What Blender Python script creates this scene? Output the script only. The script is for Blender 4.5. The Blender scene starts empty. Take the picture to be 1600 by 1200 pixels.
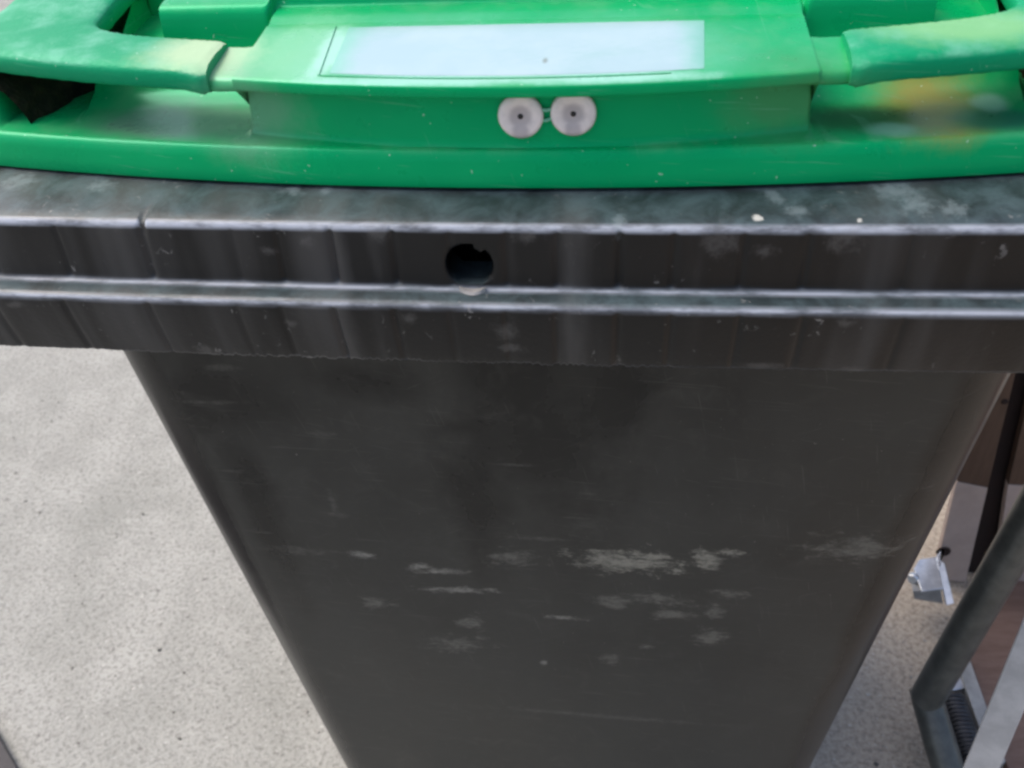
import bpy, bmesh, math, random
import numpy as np
from mathutils import Vector, Matrix

# ------------------------------------------------------------------ camera, sky, sun, exposure
SC = bpy.context.scene
COL = SC.collection
H = 1.0                                    # height of the bin's front rim edge above the ground
C0 = np.array([0.0441, -0.3064, 0.1780])   # camera, measured from the rim edge
PITCH, YAW, ROLL = (math.radians(a) for a in (40.5114, -8.9628, -4.1608))
FPX = 1350.0                               # focal length in pixels of a 1600 wide picture
fw = np.array([math.sin(YAW)*math.cos(PITCH), math.cos(YAW)*math.cos(PITCH), -math.sin(PITCH)])
rt = np.array([math.cos(YAW), -math.sin(YAW), 0.0])
up = np.cross(rt, fw)
cr = math.cos(ROLL)*rt + math.sin(ROLL)*up
cu = -math.sin(ROLL)*rt + math.cos(ROLL)*up
cam_data = bpy.data.cameras.new('camera')
cam = bpy.data.objects.new('camera', cam_data)
COL.objects.link(cam)
cam.matrix_world = Matrix(((cr[0], cu[0], -fw[0], C0[0]), (cr[1], cu[1], -fw[1], C0[1]),
                           (cr[2], cu[2], -fw[2], C0[2] + H), (0, 0, 0, 1)))
cam_data.sensor_width = 36.0
cam_data.lens = 36.0 * FPX / 1600.0
cam_data.clip_start = 0.01
cam_data.clip_end = 500.0
cam_data.dof.use_dof = True
cam_data.dof.focus_distance = 0.50
cam_data.dof.aperture_fstop = 14.0
SC.camera = cam

SUN_DIR = Vector((-0.62, 0.12, 1.0)).normalized()     # towards the sun
world = bpy.data.worlds.new('World')
SC.world = world
world.use_nodes = True
wn = world.node_tree
sky = wn.nodes.new('ShaderNodeTexSky')
sky.sky_type = 'NISHITA'
sky.sun_disc = False
sky.sun_elevation = math.asin(SUN_DIR.z)
sky.sun_rotation = math.atan2(SUN_DIR.x, SUN_DIR.y)
sky.air_density = 1.0
sky.dust_density = 5.5
wn.links.new(sky.outputs[0], wn.nodes['Background'].inputs[0])
wn.nodes['Background'].inputs[1].default_value = 0.15
sun_data = bpy.data.lights.new('sun', 'SUN')
sun_data.energy = 0.62
sun_data.angle = math.radians(35)
sun_data.color = (1.0, 0.95, 0.88)
sun = bpy.data.objects.new('sun', sun_data)
sun.rotation_euler = SUN_DIR.to_track_quat('Z', 'Y').to_euler()
COL.objects.link(sun)
SC.view_settings.view_transform = 'Standard'
SC.view_settings.look = 'None'
SC.view_settings.gamma = 1.0
SC.view_settings.exposure = 0.73
SC.cycles.filter_width = 2.5

# ------------------------------------------------------------------ measuring helpers (rim coordinates)
def ray(px, py):
    d = fw*FPX + (px - 800)*cr + (600 - py)*cu
    return d / np.linalg.norm(d)
def atz(px, py, z):
    d = ray(px, py); return C0 + d*(z - C0[2])/d[2]
def aty(px, py, y):
    d = ray(px, py); return C0 + d*(y - C0[1])/d[1]
def sstep(a, b, x):
    t = min(1.0, max(0.0, (x - a)/(b - a))); return t*t*(3 - 2*t)

rnd = random.Random(7)
ORG = Vector((0.0, 0.35, 0.0))             # the bin's base on the ground

def empty(name, loc, label, cat, group=None):
    o = bpy.data.objects.new(name, None)
    o.location = loc; o.empty_display_size = 0.1
    o['label'] = label; o['category'] = cat
    if group: o['group'] = group
    COL.objects.link(o); return o

def mesh_obj(name, verts, faces, mat, parent=None, off=(0, 0, 0), smooth=True, angle=35, edge_shine=None):
    me = bpy.data.meshes.new(name)
    vs = [(v[0]-off[0], v[1]-off[1], v[2]-off[2]) for v in verts]
    me.from_pydata(vs, [], faces)
    me.materials.append(mat)
    bm = bmesh.new(); bm.from_mesh(me)
    if edge_shine is None:
        bmesh.ops.remove_doubles(bm, verts=bm.verts, dist=1e-6)
    bmesh.ops.recalc_face_normals(bm, faces=bm.faces)
    bm.to_mesh(me); bm.free()
    if smooth:
        for p in me.polygons: p.use_smooth = True
        if angle: me.set_sharp_from_angle(angle=math.radians(angle))
    if edge_shine is not None:
        a = me.attributes.new('edge_shine', 'FLOAT', 'POINT')
        a.data.foreach_set('value', edge_shine)
    o = bpy.data.objects.new(name, me)
    COL.objects.link(o)
    if parent: o.parent = parent
    return o

class MB:
    """collects grids, tubes, boxes for one mesh; points in rim coordinates (z from the rim edge)"""
    def __init__(s): s.v = []; s.f = []
    def grid(s, rows, close_u=False, close_v=False):
        b = len(s.v); n = len(rows); m = len(rows[0])
        for r_ in rows:
            for p in r_: s.v.append((p[0], p[1], p[2] + H))
        for i in range(n if close_u else n-1):
            for j in range(m if close_v else m-1):
                i2 = (i+1) % n; j2 = (j+1) % m
                s.f.append((b+i*m+j, b+i*m+j2, b+i2*m+j2, b+i2*m+j))
        return b
    def cap(s, pts):
        b = len(s.v)
        for p in pts: s.v.append((p[0], p[1], p[2] + H))
        s.f.append(tuple(range(b, b+len(pts))))
    def sweep(s, sections):
        s.grid(sections, close_v=True); s.cap(sections[0]); s.cap(sections[-1])
    def tube(s, pts, rad, n=16, caps=True):
        pts = [np.array(p, float) for p in pts]
        secs = []
        ref = np.array([0.13, 0.31, 0.94])
        for i, p in enumerate(pts):
            t = pts[min(i+1, len(pts)-1)] - pts[max(i-1, 0)]; t /= np.linalg.norm(t)
            a = np.cross(t, ref); a /= np.linalg.norm(a); b = np.cross(t, a)
            rr = rad[i] if isinstance(rad, (list, tuple)) else rad
            secs.append([p + rr*(math.cos(k*2*math.pi/n)*a + math.sin(k*2*math.pi/n)*b) for k in range(n)])
        if caps: s.sweep(secs)
        else: s.grid(secs, close_v=True)
    def prism(s, poly, ext):
        """flat polygon pushed along vector ext"""
        a = [np.array(p, float) for p in poly]; e = np.array(ext, float)
        s.cap(a); s.cap([p+e for p in a])
        s.grid([a + [a[0]], [p+e for p in a] + [a[0]+e]])
    def lathe(s, c, axis, prof, n=32):
        axis = np.array(axis, float); axis /= np.linalg.norm(axis)
        a = np.cross(axis, [0, 0, 1.0]); a /= np.linalg.norm(a); b = np.cross(axis, a)
        rows = [[np.array(c) + axis*h + r_*(math.cos(k*2*math.pi/n)*a + math.sin(k*2*math.pi/n)*b) for k in range(n)] for r_, h in prof]
        s.grid(rows, close_v=True)
    def build(s, name, mat, parent=None, off=None, smooth=True, angle=35, bevel=0):
        if off is None: off = ORG if parent is not None else (0, 0, 0)
        o = mesh_obj(name, s.v, s.f, mat, parent, off, smooth, angle)
        if bevel:
            m = o.modifiers.new('bevel', 'BEVEL'); m.width = bevel; m.segments = 2; m.limit_method = 'ANGLE'
        return o

# ------------------------------------------------------------------ materials
class Mat:
    def __init__(s, name, rough=0.5, spec=0.5, metal=0.0):
        s.m = bpy.data.materials.new(name); s.m.use_nodes = True
        s.t = s.m.node_tree; s.b = s.t.nodes['Principled BSDF']
        s.b.inputs['Roughness'].default_value = rough
        s.b.inputs['Metallic'].default_value = metal
        s.b.inputs['Specular IOR Level'].default_value = spec
        s.co = s.t.nodes.new('ShaderNodeTexCoord').outputs['Object']
    def put(s, sock, v):
        if isinstance(v, bpy.types.NodeSocket): s.t.links.new(v, sock)
        elif v is not None:
            if isinstance(v, (tuple, list)) and len(v) == 3 and sock.type == 'RGBA': v = (*v, 1)
            sock.default_value = v
    def math(s, op, a, b=None, c=None, clamp=False):
        n = s.t.nodes.new('ShaderNodeMath'); n.operation = op; n.use_clamp = clamp
        s.put(n.inputs[0], a); s.put(n.inputs[1], b)
        if c is not None: s.put(n.inputs[2], c)
        return n.outputs[0]
    def vmath(s, op, a, b=None):
        n = s.t.nodes.new('ShaderNodeVectorMath'); n.operation = op
        s.put(n.inputs[0], a); s.put(n.inputs[1], b)
        return n.outputs['Value'] if op == 'LENGTH' else n.outputs[0]
    def noise(s, scale, detail=4, rough=0.6, dist=0.0, stretch=None, offset=None):
        v = s.co
        if stretch: v = s.vmath('MULTIPLY', v, stretch)
        if offset: v = s.vmath('ADD', v, offset)
        n = s.t.nodes.new('ShaderNodeTexNoise')
        s.put(n.inputs['Vector'], v); n.inputs['Scale'].default_value = scale
        n.inputs['Detail'].default_value = detail; n.inputs['Roughness'].default_value = rough
        n.inputs['Distortion'].default_value = dist
        return n.outputs['Fac']
    def streaks(s, rot, thin, long, lo, hi):
        n = s.t.nodes.new('ShaderNodeMapping'); n.vector_type = 'TEXTURE'
        s.put(n.inputs[0], s.co); n.inputs['Rotation'].default_value = (0, rot, 0); n.inputs['Scale'].default_value = (long, 1.0, thin)
        q = s.t.nodes.new('ShaderNodeTexNoise'); s.put(q.inputs['Vector'], n.outputs[0])
        q.inputs['Scale'].default_value = 1.0; q.inputs['Detail'].default_value = 2.5; q.inputs['Distortion'].default_value = 0.25
        return s.ramp(q.outputs['Fac'], lo, hi)
    def ramp(s, v, lo, hi, a=0.0, b=1.0):
        n = s.t.nodes.new('ShaderNodeMapRange'); n.interpolation_type = 'SMOOTHSTEP'; n.clamp = True
        s.put(n.inputs[0], v); n.inputs[1].default_value = lo; n.inputs[2].default_value = hi
        n.inputs[3].default_value = a; n.inputs[4].default_value = b
        return n.outputs[0]
    def mix(s, fac, a, b):
        n = s.t.nodes.new('ShaderNodeMix'); n.data_type = 'RGBA'
        s.put(n.inputs[0], fac); s.put(n.inputs[6], a); s.put(n.inputs[7], b)
        return n.outputs[2]
    def attr(s, name):
        n = s.t.nodes.new('ShaderNodeAttribute'); n.attribute_name = name; return n.outputs['Fac']
    def spot(s, c, r, warp=None, soft=0.6):
        """0..1 mask of an ellipsoid round c (rim coordinates) with radii r"""
        c = (c[0]-ORG.x, c[1]-ORG.y, c[2]+H-ORG.z)
        v = s.vmath('SUBTRACT', s.co, c)
        v = s.vmath('DIVIDE', v, r)
        l = s.vmath('LENGTH', v)
        if warp is not None: l = s.math('ADD', l, warp)
        return s.ramp(l, 1.0-soft, 1.0+soft, 1.0, 0.0)
    def bump(s, h, strength=0.3, dist=0.001):
        n = s.t.nodes.new('ShaderNodeBump'); n.inputs['Strength'].default_value = strength
        n.inputs['Distance'].default_value = dist; s.put(n.inputs['Height'], h)
        s.t.links.new(n.outputs[0], s.b.inputs['Normal'])
    def color(s, v): s.put(s.b.inputs['Base Color'], v)
    def rough(s, v): s.put(s.b.inputs['Roughness'], v)
    def up(s):
        g = s.t.nodes.new('ShaderNodeNewGeometry'); x = s.t.nodes.new('ShaderNodeSeparateXYZ')
        s.t.links.new(g.outputs['Normal'], x.inputs[0]); return x.outputs[2]
    def signed(s, n, k): return s.math('MULTIPLY', s.math('SUBTRACT', n, 0.5), k)
    def maxi(s, lst):
        r_ = lst[0]
        for q in lst[1:]: r_ = s.math('MAXIMUM', r_, q)
        return r_

GREEN = (0.0, 0.335, 0.105)
def make_green(name, rough, base=GREEN, grip=False):
    m = Mat(name, rough, 0.5)
    n1 = m.noise(38, 5, 0.65); n2 = m.noise(140, 4, 0.6); n3 = m.noise(12, 3, 0.5)
    col = m.mix(m.ramp(n3, 0.35, 0.7), base, (base[0]*1.5+0.004, base[1]*1.12, base[2]*1.15))
    upf = m.ramp(m.up(), 0.25, 0.9)
    dust = m.math('MULTIPLY', m.ramp(n1, 0.42, 0.72), upf)
    dust = m.math('MULTIPLY', dust, 0.36 if grip else 0.11)
    col = m.mix(dust, col, (0.34, 0.66, 0.55) if grip else (0.46, 0.56, 0.44))
    w = m.math('ADD', m.signed(n1, 1.2), m.signed(m.noise(170, 4, 0.75), 0.5))
    upd = m.ramp(m.up(), 0.55, 0.85)
    def stains_sheen(lst, tint, amt, soft=0.5):
        nonlocal col
        f = m.maxi([m.spot(c, r_, w, soft) for c, r_ in lst])
        f = m.math('MULTIPLY', f, amt)
        if lst[0][0][2] > 0.045: f = m.math('MULTIPLY', f, upd)
        col = m.mix(f, col, tint)
        return f
    # pale dust at the shelf's left end; yellow grime on the right
    stains_sheen([((-0.092, 0.050, 0.050), (0.024, 0.034, 0.012)), ((-0.122, 0.045, 0.05), (0.02, 0.03, 0.012))], (0.36, 0.66, 0.42), 0.42)
    stains_sheen([((-0.135, 0.048, 0.055), (0.022, 0.020, 0.012))], (0.50, 0.60, 0.38), 0.75, 0.6)
    stains_sheen([((0.172, 0.055, 0.026), (0.021, 0.026, 0.012))], (0.34, 0.25, 0.05), 0.85, 0.6)
    stains_sheen([((0.178, 0.060, 0.055), (0.034, 0.016, 0.010))], (0.26, 0.52, 0.22), 0.7, 0.6)
    stains_sheen([((-0.02, 0.0225, 0.0512), (0.075, 0.006, 0.0026)), ((0.035, 0.0235, 0.0512), (0.045, 0.006, 0.0026)), ((-0.079, 0.05, 0.052), (0.006, 0.022, 0.01))], (0.45, 0.72, 0.66), 0.6, 0.4)  # pale sky reflection along the shelf's front strip, painted in
    stains_sheen([((-0.038, 0.046, 0.051), (0.048, 0.030, 0.012)), ((0.036, 0.046, 0.051), (0.042, 0.028, 0.012))], (0.36, 0.66, 0.58), 0.38, 0.7)  # paler round the label: sky reflection put into the colour
    # dark grey-brown mud lying in the pockets, paler where it has dried
    stains_sheen([((-0.155, 0.052, 0.020), (0.040, 0.016, 0.010))], (0.22, 0.30, 0.25), 0.7, 0.55)
    stains_sheen([((0.140, 0.050, 0.020), (0.022, 0.010, 0.009))], (0.03, 0.07, 0.03), 0.85, 0.5)
    stains_sheen([((0.195, 0.048, 0.022), (0.016, 0.010, 0.008))], (0.03, 0.16, 0.11), 0.8, 0.5)
    stains_sheen([((0.196, 0.062, 0.022), (0.007, 0.006, 0.008)), ((0.152, 0.040, 0.022), (0.009, 0.006, 0.006))], (0.35, 0.6, 0.5), 0.6, 0.5)
    # greyish grime at the ends of the recessed wall
    stains_sheen([((-0.116, 0.034, 0.032), (0.022, 0.02, 0.016))], (0.22, 0.36, 0.25), 0.55, 0.6)
    stains_sheen([((0.112, 0.034, 0.036), (0.026, 0.02, 0.014))], (0.10, 0.22, 0.08), 0.55, 0.6)
    sp = m.ramp(m.noise(420, 2, 0.5), 0.73, 0.77)
    col = m.mix(m.math('MULTIPLY', sp, 0.5), col, (0.55, 0.72, 0.6))
    col = m.mix(m.math('MULTIPLY', m.maxi([m.streaks(0.1, .0012, .03, .66, .72), m.streaks(1.2, .0010, .02, .70, .76)]), 0.13), col, (0.30, 0.58, 0.44))
    m.color(col)
    m.b.inputs['Specular Tint'].default_value = (0.12, 0.90, 0.62, 1)
    m.rough(m.math('ADD', rough - 0.06, m.math('MULTIPLY', n1, 0.16)))
    if grip: m.bump(m.math('ADD', m.noise(700, 3, 0.6), m.math('MULTIPLY', n2, 0.5)), 0.25, 0.0010)
    else: m.bump(m.math('ADD', n2, m.math('MULTIPLY', m.noise(600, 2), 0.3)), 0.12, 0.0008)
    return m.m
M_green = make_green('green_plastic', 0.27)
M_grip = make_green('green_grip_plastic', 0.48, (0.002, 0.28, 0.115), True)

m = Mat('black_rim_plastic', 0.42, 0.28)
n1 = m.noise(30, 5, 0.65); n2 = m.noise(190, 5, 0.75); n4 = m.noise(60, 4, 0.7, 0.4, (1, 1, 1), (3, 1, 2))
col = m.mix(m.ramp(n1, 0.3, 0.7), (0.021, 0.0205, 0.020), (0.030, 0.029, 0.028))
stk = m.ramp(m.noise(26, 3, 0.6, 0.1, (1, 0.1, 0.10)), 0.38, 0.66)
rim_refl = m.maxi([m.spot(aty(px_, 470, -.008), (rx_, .05, .06), m.signed(m.noise(70, 3, 0.6, 0, (1, .1, .25)), 1.5), 0.5) for px_, rx_ in ((655, .022), (750, .016), (840, .010), (1010, .022), (575, .007), (1125, .010))])  # dark cells painting the viewer's reflection into the band faces
col = m.mix(m.math('MULTIPLY', stk, m.math('SUBTRACT', 1.0, m.math('MULTIPLY', rim_refl, 0.95))), (0.008, 0.008, 0.008), m.mix(0.8, col, (0.058, 0.057, 0.056)))
upf = m.ramp(m.up(), 0.5, 0.95)
film = m.math('MULTIPLY', m.ramp(n4, 0.30, 0.75, 0.25, 1.0), upf)
col = m.mix(m.math('MULTIPLY', film, 0.55), col, (0.12, 0.18, 0.20))
edge_shine = m.attr('edge_shine')  # sky highlights along the rim edges, painted in and broken up like scuffs
wf = m.math('MULTIPLY', edge_shine, m.ramp(m.noise(90, 4, 0.7, 0, (0.35, 1, 1)), 0.34, 0.60, 0.30, 1.0))
col = m.mix(m.math('MULTIPLY', wf, 0.86), col, (0.47, 0.51, 0.585))
fl = m.math('MULTIPLY', m.ramp(m.noise(210, 4, 0.6, 0.6, (1, 1, 0.8)), 0.635, 0.70), m.ramp(m.noise(22, 3, 0.6, 0, None, (5, 5, 5)), 0.46, 0.66))
col = m.mix(m.math('MULTIPLY', fl, 0.5), col, (0.34, 0.33, 0.32))
w = m.signed(n2, 5.5)
def rim_marks(lst, tint, amt, soft=0.5):
    global col
    fs = []
    for px, py, rx, ry, yy in lst:
        c = atz(px, py, 0.0005 + 0.12*yy) if yy > 0 else aty(px, py, yy)
        fs.append(m.spot(c, (rx*0.00029, 0.00052*ry if yy > 0 else 0.012, 0.004 if yy > 0 else ry*0.00034), w, soft))
    col = m.mix(m.math('MULTIPLY', m.maxi(fs), amt), col, tint)
rim_marks([(1185, 343, 5.5, 2.6, 0.003), (1343, 346, 3, 1.8, 0.003)], (0.55, 0.55, 0.51), 0.9, 0.5)
rim_marks([(1488, 331, 13, 8, 0.006), (1396, 300, 22, 9, 0.018), (1430, 322, 16, 10, 0.010), (1208, 306, 12, 7, 0.016), (1245, 333, 12, 6, 0.006),
           (28, 284, 22, 10, 0.025), (160, 290, 16, 6, 0.022), (510, 298, 6, 5, 0.018), (460, 302, 14, 5, 0.016), (968, 350, 6, 12, 0.001)], (0.26, 0.32, 0.34), 0.38, 0.9)
rim_marks([(1127, 380, 16, 14, -0.006), (1195, 395, 11, 5, -0.006), (1320, 378, 16, 12, -0.006), (822, 371, 14, 6, -0.006), (480, 380, 8, 6, -0.006),
           (588, 366, 14, 8, -0.006), (420, 393, 10, 4, -0.006), (640, 496, 9, 6, -0.018), (790, 516, 12, 10, -0.018), (800, 545, 12, 6, -0.018),
           (1195, 572, 22, 4, -0.016), (1335, 580, 14, 5, -0.016), (455, 505, 8, 4, -0.018), (320, 550, 12, 8, -0.016), (1320, 503, 8, 4, -0.018), (20, 478, 12, 4, -0.018)],
          (0.15, 0.145, 0.14), 0.32, 1.0)
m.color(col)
m.rough(m.math('ADD', 0.24, m.math('MULTIPLY', m.math('ADD', n1, stk), 0.14)))
m.bump(m.math('ADD', n2, m.noise(500, 3)), 0.16, 0.0008)
M_rim = m.m

def front(px, py):                       # point on the tub's sloping front
    d = ray(px, py)
    t = (0.0549 - 0.0622*C0[2] - C0[1]) / (d[1] + 0.0622*d[2]); return C0 + t*d
m = Mat('black_tub_plastic', 0.42, 0.22)
n1 = m.noise(9, 4, 0.6); n2 = m.noise(120, 5, 0.7); n3 = m.noise(34, 5, 0.7, 0.5)
col = m.mix(m.ramp(n1, 0.3, 0.7), (0.009, 0.009, 0.0085), (0.014, 0.0138, 0.0125))
col = m.mix(m.math('MULTIPLY', m.ramp(n3, 0.5, 0.8), 0.14), col, (0.16, 0.155, 0.14))
# dusty film with black patches that paint in the viewer's dark reflection
tub_refl = []
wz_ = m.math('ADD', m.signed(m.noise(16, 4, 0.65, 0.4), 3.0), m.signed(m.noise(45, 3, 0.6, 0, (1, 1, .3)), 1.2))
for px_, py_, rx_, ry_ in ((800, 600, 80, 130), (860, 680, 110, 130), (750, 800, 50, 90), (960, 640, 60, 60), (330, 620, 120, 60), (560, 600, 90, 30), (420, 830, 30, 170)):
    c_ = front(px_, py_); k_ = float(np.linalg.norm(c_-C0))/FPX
    tub_refl.append(m.spot(c_, (rx_*k_, .08, ry_*k_*1.3), wz_, 0.8))
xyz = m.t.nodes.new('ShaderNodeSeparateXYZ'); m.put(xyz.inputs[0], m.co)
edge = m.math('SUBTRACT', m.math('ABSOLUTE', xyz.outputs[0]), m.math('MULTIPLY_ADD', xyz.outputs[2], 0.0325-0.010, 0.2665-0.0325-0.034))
tub_refl.append(m.ramp(m.math('ADD', edge, m.signed(m.noise(14, 4, 0.6), 0.02)), 0.0, 0.012))  # dark reflections at the corners, put into the colour
film = m.math('MULTIPLY', m.math('SUBTRACT', 1.0, m.math('MULTIPLY', m.maxi(tub_refl), 0.92)), m.ramp(m.noise(11, 4, 0.6, 0.2, (1, 1, 0.7)), 0.25, 0.7, 0.45, 1.0))
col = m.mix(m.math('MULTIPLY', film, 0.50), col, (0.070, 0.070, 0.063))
w = m.signed(m.noise(110, 6, 0.8, 0.3, (0.55, 1, 1.25)), 8.0)
grain = m.ramp(m.noise(240, 4, 0.75, 0.2, (0.6, 1, 1)), 0.36, 0.60, 0.42, 1.0)
def scuffs(lst, tint, amt, soft=0.75, ww=None):
    global col
    fs = []
    for px, py, rx, ry in lst:
        c = front(px, py); k = float(np.linalg.norm(c - C0))/FPX
        fs.append(m.spot(c, (rx*k*.85, 0.05, ry*k*1.2), w if ww is None else ww, soft))
    col = m.mix(m.math('MULTIPLY', m.math('MULTIPLY', m.maxi(fs), grain), amt), col, tint)
scuffs([(960, 881, 52, 16), (1005, 882, 46, 17), (1108, 876, 17, 15), (1145, 864, 24, 6)], (0.34, 0.33, 0.28), 0.62)
scuffs([(1340, 858, 50, 20), (1352, 852, 40, 12), (800, 878, 30, 13), (590, 943, 20, 9), (735, 975, 18, 12), (712, 1008, 34, 14), (955, 947, 28, 8), (1030, 941, 36, 9),
        (1052, 963, 26, 8), (1115, 955, 12, 12), (1108, 998, 17, 12), (1010, 1015, 9, 5), (955, 1035, 12, 9), (1140, 930, 20, 6)], (0.22, 0.215, 0.19), 0.42)
w2 = m.signed(m.noise(170, 5, 0.8, 0.2, (0.5, 1, 1.2)), 5.5)
scuffs([(652, 888, 15, 5), (716, 925, 44, 5), (566, 868, 20, 5), (884, 972, 22, 3.5), (850, 1040, 5, 4), (690, 896, 40, 4)], (0.40, 0.39, 0.35), 0.48, 0.8, w2)
scuffs([(935, 1121, 150, 4), (520, 790, 5, 18), (530, 806, 13, 5), (340, 578, 26, 4), (500, 681, 22, 4), (800, 731, 38, 2.5), (840, 848, 46, 3),
        (330, 632, 36, 3), (470, 862, 40, 6)], (0.15, 0.145, 0.13), 0.32, 0.8, w2)
scr = m.ramp(m.noise(60, 4, 0.6, 0.8, (0.16, 0.5, 2.2)), 0.66, 0.74)
col = m.mix(m.math('MULTIPLY', scr, 0.16), col, (0.22, 0.21, 0.19))
scr2 = m.maxi([m.streaks(0.06, .0016, .05, .67, .71), m.streaks(-0.5, .0013, .03, .70, .74), m.streaks(1.35, .0014, .04, .69, .73), m.streaks(0.25, .0011, .035, .69, .73)])
col = m.mix(m.math('MULTIPLY', scr2, 0.09), col, (0.24, 0.235, 0.21))
spk = m.ramp(m.noise(330, 2), 0.745, 0.775)
col = m.mix(m.math('MULTIPLY', spk, 0.35), col, (0.30, 0.29, 0.26))
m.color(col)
m.rough(m.math('ADD', 0.24, m.math('MULTIPLY', film, 0.22)))
m.bump(m.math('ADD', m.math('MULTIPLY', n2, 0.6), m.math('MULTIPLY', m.noise(14, 2), 2.0)), 0.12, 0.0010)
M_tub = m.m

m = Mat('label_film', 0.22, 0.5)
col = m.mix(m.ramp(m.noise(26, 4, 0.6), 0.35, 0.75), (0.36, 0.51, 0.55), (0.42, 0.555, 0.59))
col = m.mix(m.spot(atz(852, 101, 0.050), (0.0010, 0.0022, 0.01), None, 0.6), col, (0.24, 0.30, 0.28))
col = m.mix(m.math('MULTIPLY', m.ramp(m.noise(300, 2), 0.72, 0.78), 0.3), col, (0.35, 0.5, 0.42))
xyz = m.t.nodes.new('ShaderNodeSeparateXYZ'); m.put(xyz.inputs[0], m.co)
ex = m.math('ADD', m.math('ABSOLUTE', m.math('SUBTRACT', xyz.outputs[0], 0.0)), m.signed(m.noise(60, 4, 0.7), 0.012))
col = m.mix(m.math('MULTIPLY', m.ramp(ex, 0.062, 0.076), 0.75), col, (0.16, 0.50, 0.36))
col = m.mix(m.math('MULTIPLY', m.ramp(m.noise(34, 5, 0.7, 0.4, (0.5, 1, 1)), 0.5, 0.75), 0.35), col, (0.25, 0.46, 0.42))
m.color(col); m.bump(m.noise(40, 3), 0.08, 0.001)
M_label = m.m

m = Mat('rivet_plastic', 0.38, 0.5)
col = m.mix(m.ramp(m.noise(160, 4, 0.7), 0.4, 0.75), (0.80, 0.72, 0.69), (0.66, 0.60, 0.575))
for px_, py_ in ((812, 187), (895, 184)):
    c_ = aty(px_, py_, 0.0205)
    col = m.mix(m.math('MULTIPLY', m.maxi([m.spot(c_, (.0046, .01, .0046), None, .3), m.spot((c_[0], c_[1], c_[2]-.006), (.0034, .01, .005), None, .4)]), 0.65), col, (0.32, 0.285, 0.295))  # grey reflection in the dished centres painted into the colour
m.color(col); m.bump(m.noise(300, 3), 0.1, 0.0005); M_rivet = m.m
m = Mat('dark_pin', 0.5); m.color((0.006, 0.005, 0.006)); M_pin = m.m
m = Mat('whitened_green', 0.45); m.color(m.mix(m.noise(240, 3), (0.04, 0.42, 0.22), (0.35, 0.60, 0.48))); M_link = m.m
m = Mat('burr_plastic', 0.5); m.color(m.mix(m.noise(500, 3), (0.24, 0.235, 0.225), (0.42, 0.41, 0.39))); M_burr = m.m
m = Mat('shade_fill', 0.85, 0.2); n = m.noise(160, 5, 0.7)
m.color(m.mix(m.ramp(n, 0.35, 0.7), (0.008, 0.012, 0.006), (0.028, 0.028, 0.013))); m.bump(n, 0.8, 0.004); M_pocket_shade = m.m  # near-black fill standing in for pocket shade
m = Mat('black_rubber', 0.7, 0.3); n = m.noise(60, 4); m.color(m.mix(n, (0.02, 0.02, 0.02), (0.05, 0.05, 0.05))); m.bump(n, 0.3, 0.002); M_rubber = m.m
m = Mat('mat_rubber', 0.8, 0.2); n = m.noise(80, 4); m.color(m.mix(n, (0.05, 0.048, 0.05), (0.11, 0.105, 0.105))); m.bump(n, 0.4, 0.002); M_mat = m.m

m = Mat('concrete', 0.9, 0.25)
big = m.noise(1.6, 4, 0.6); mid = m.noise(12, 5, 0.65); fine = m.noise(85, 5, 0.7); grit = m.noise(320, 3, 0.6)
nz_ = m.t.nodes.new('ShaderNodeTexNoise'); nz_.inputs['Scale'].default_value = 150; nz_.inputs['Detail'].default_value = 3
m.put(nz_.inputs['Vector'], m.co)
wob = m.vmath('MULTIPLY', m.vmath('SUBTRACT', nz_.outputs['Color'], (0.5, 0.5, 0.5)), (0.022, 0.022, 0.022))
def tex_vor(scale, off):
    n = m.t.nodes.new('ShaderNodeTexVoronoi'); n.inputs['Scale'].default_value = scale
    m.put(n.inputs['Vector'], m.vmath('ADD', m.vmath('ADD', m.co, off), wob)); n.inputs['Randomness'].default_value = 1.0
    return n
col = m.mix(m.ramp(mid, 0.3, 0.72), (0.320, 0.322, 0.296), (0.410, 0.412, 0.382))
col = m.mix(m.math('MULTIPLY', m.ramp(m.noise(5, 5, 0.65, 0.3), 0.46, 0.70), 0.7), col, (0.265, 0.27, 0.245))
col = m.mix(m.math('MULTIPLY', m.ramp(big, 0.35, 0.7), 0.3), col, (0.33, 0.335, 0.315))
col = m.mix(m.math('MULTIPLY', m.ramp(m.noise(150, 5, 0.75), 0.46, 0.66), 0.75), col, (0.14, 0.14, 0.128))
col = m.mix(m.math('MULTIPLY', m.ramp(m.noise(260, 3, 0.7), 0.56, 0.70), 0.45), col, (0.58, 0.58, 0.55))
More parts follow.
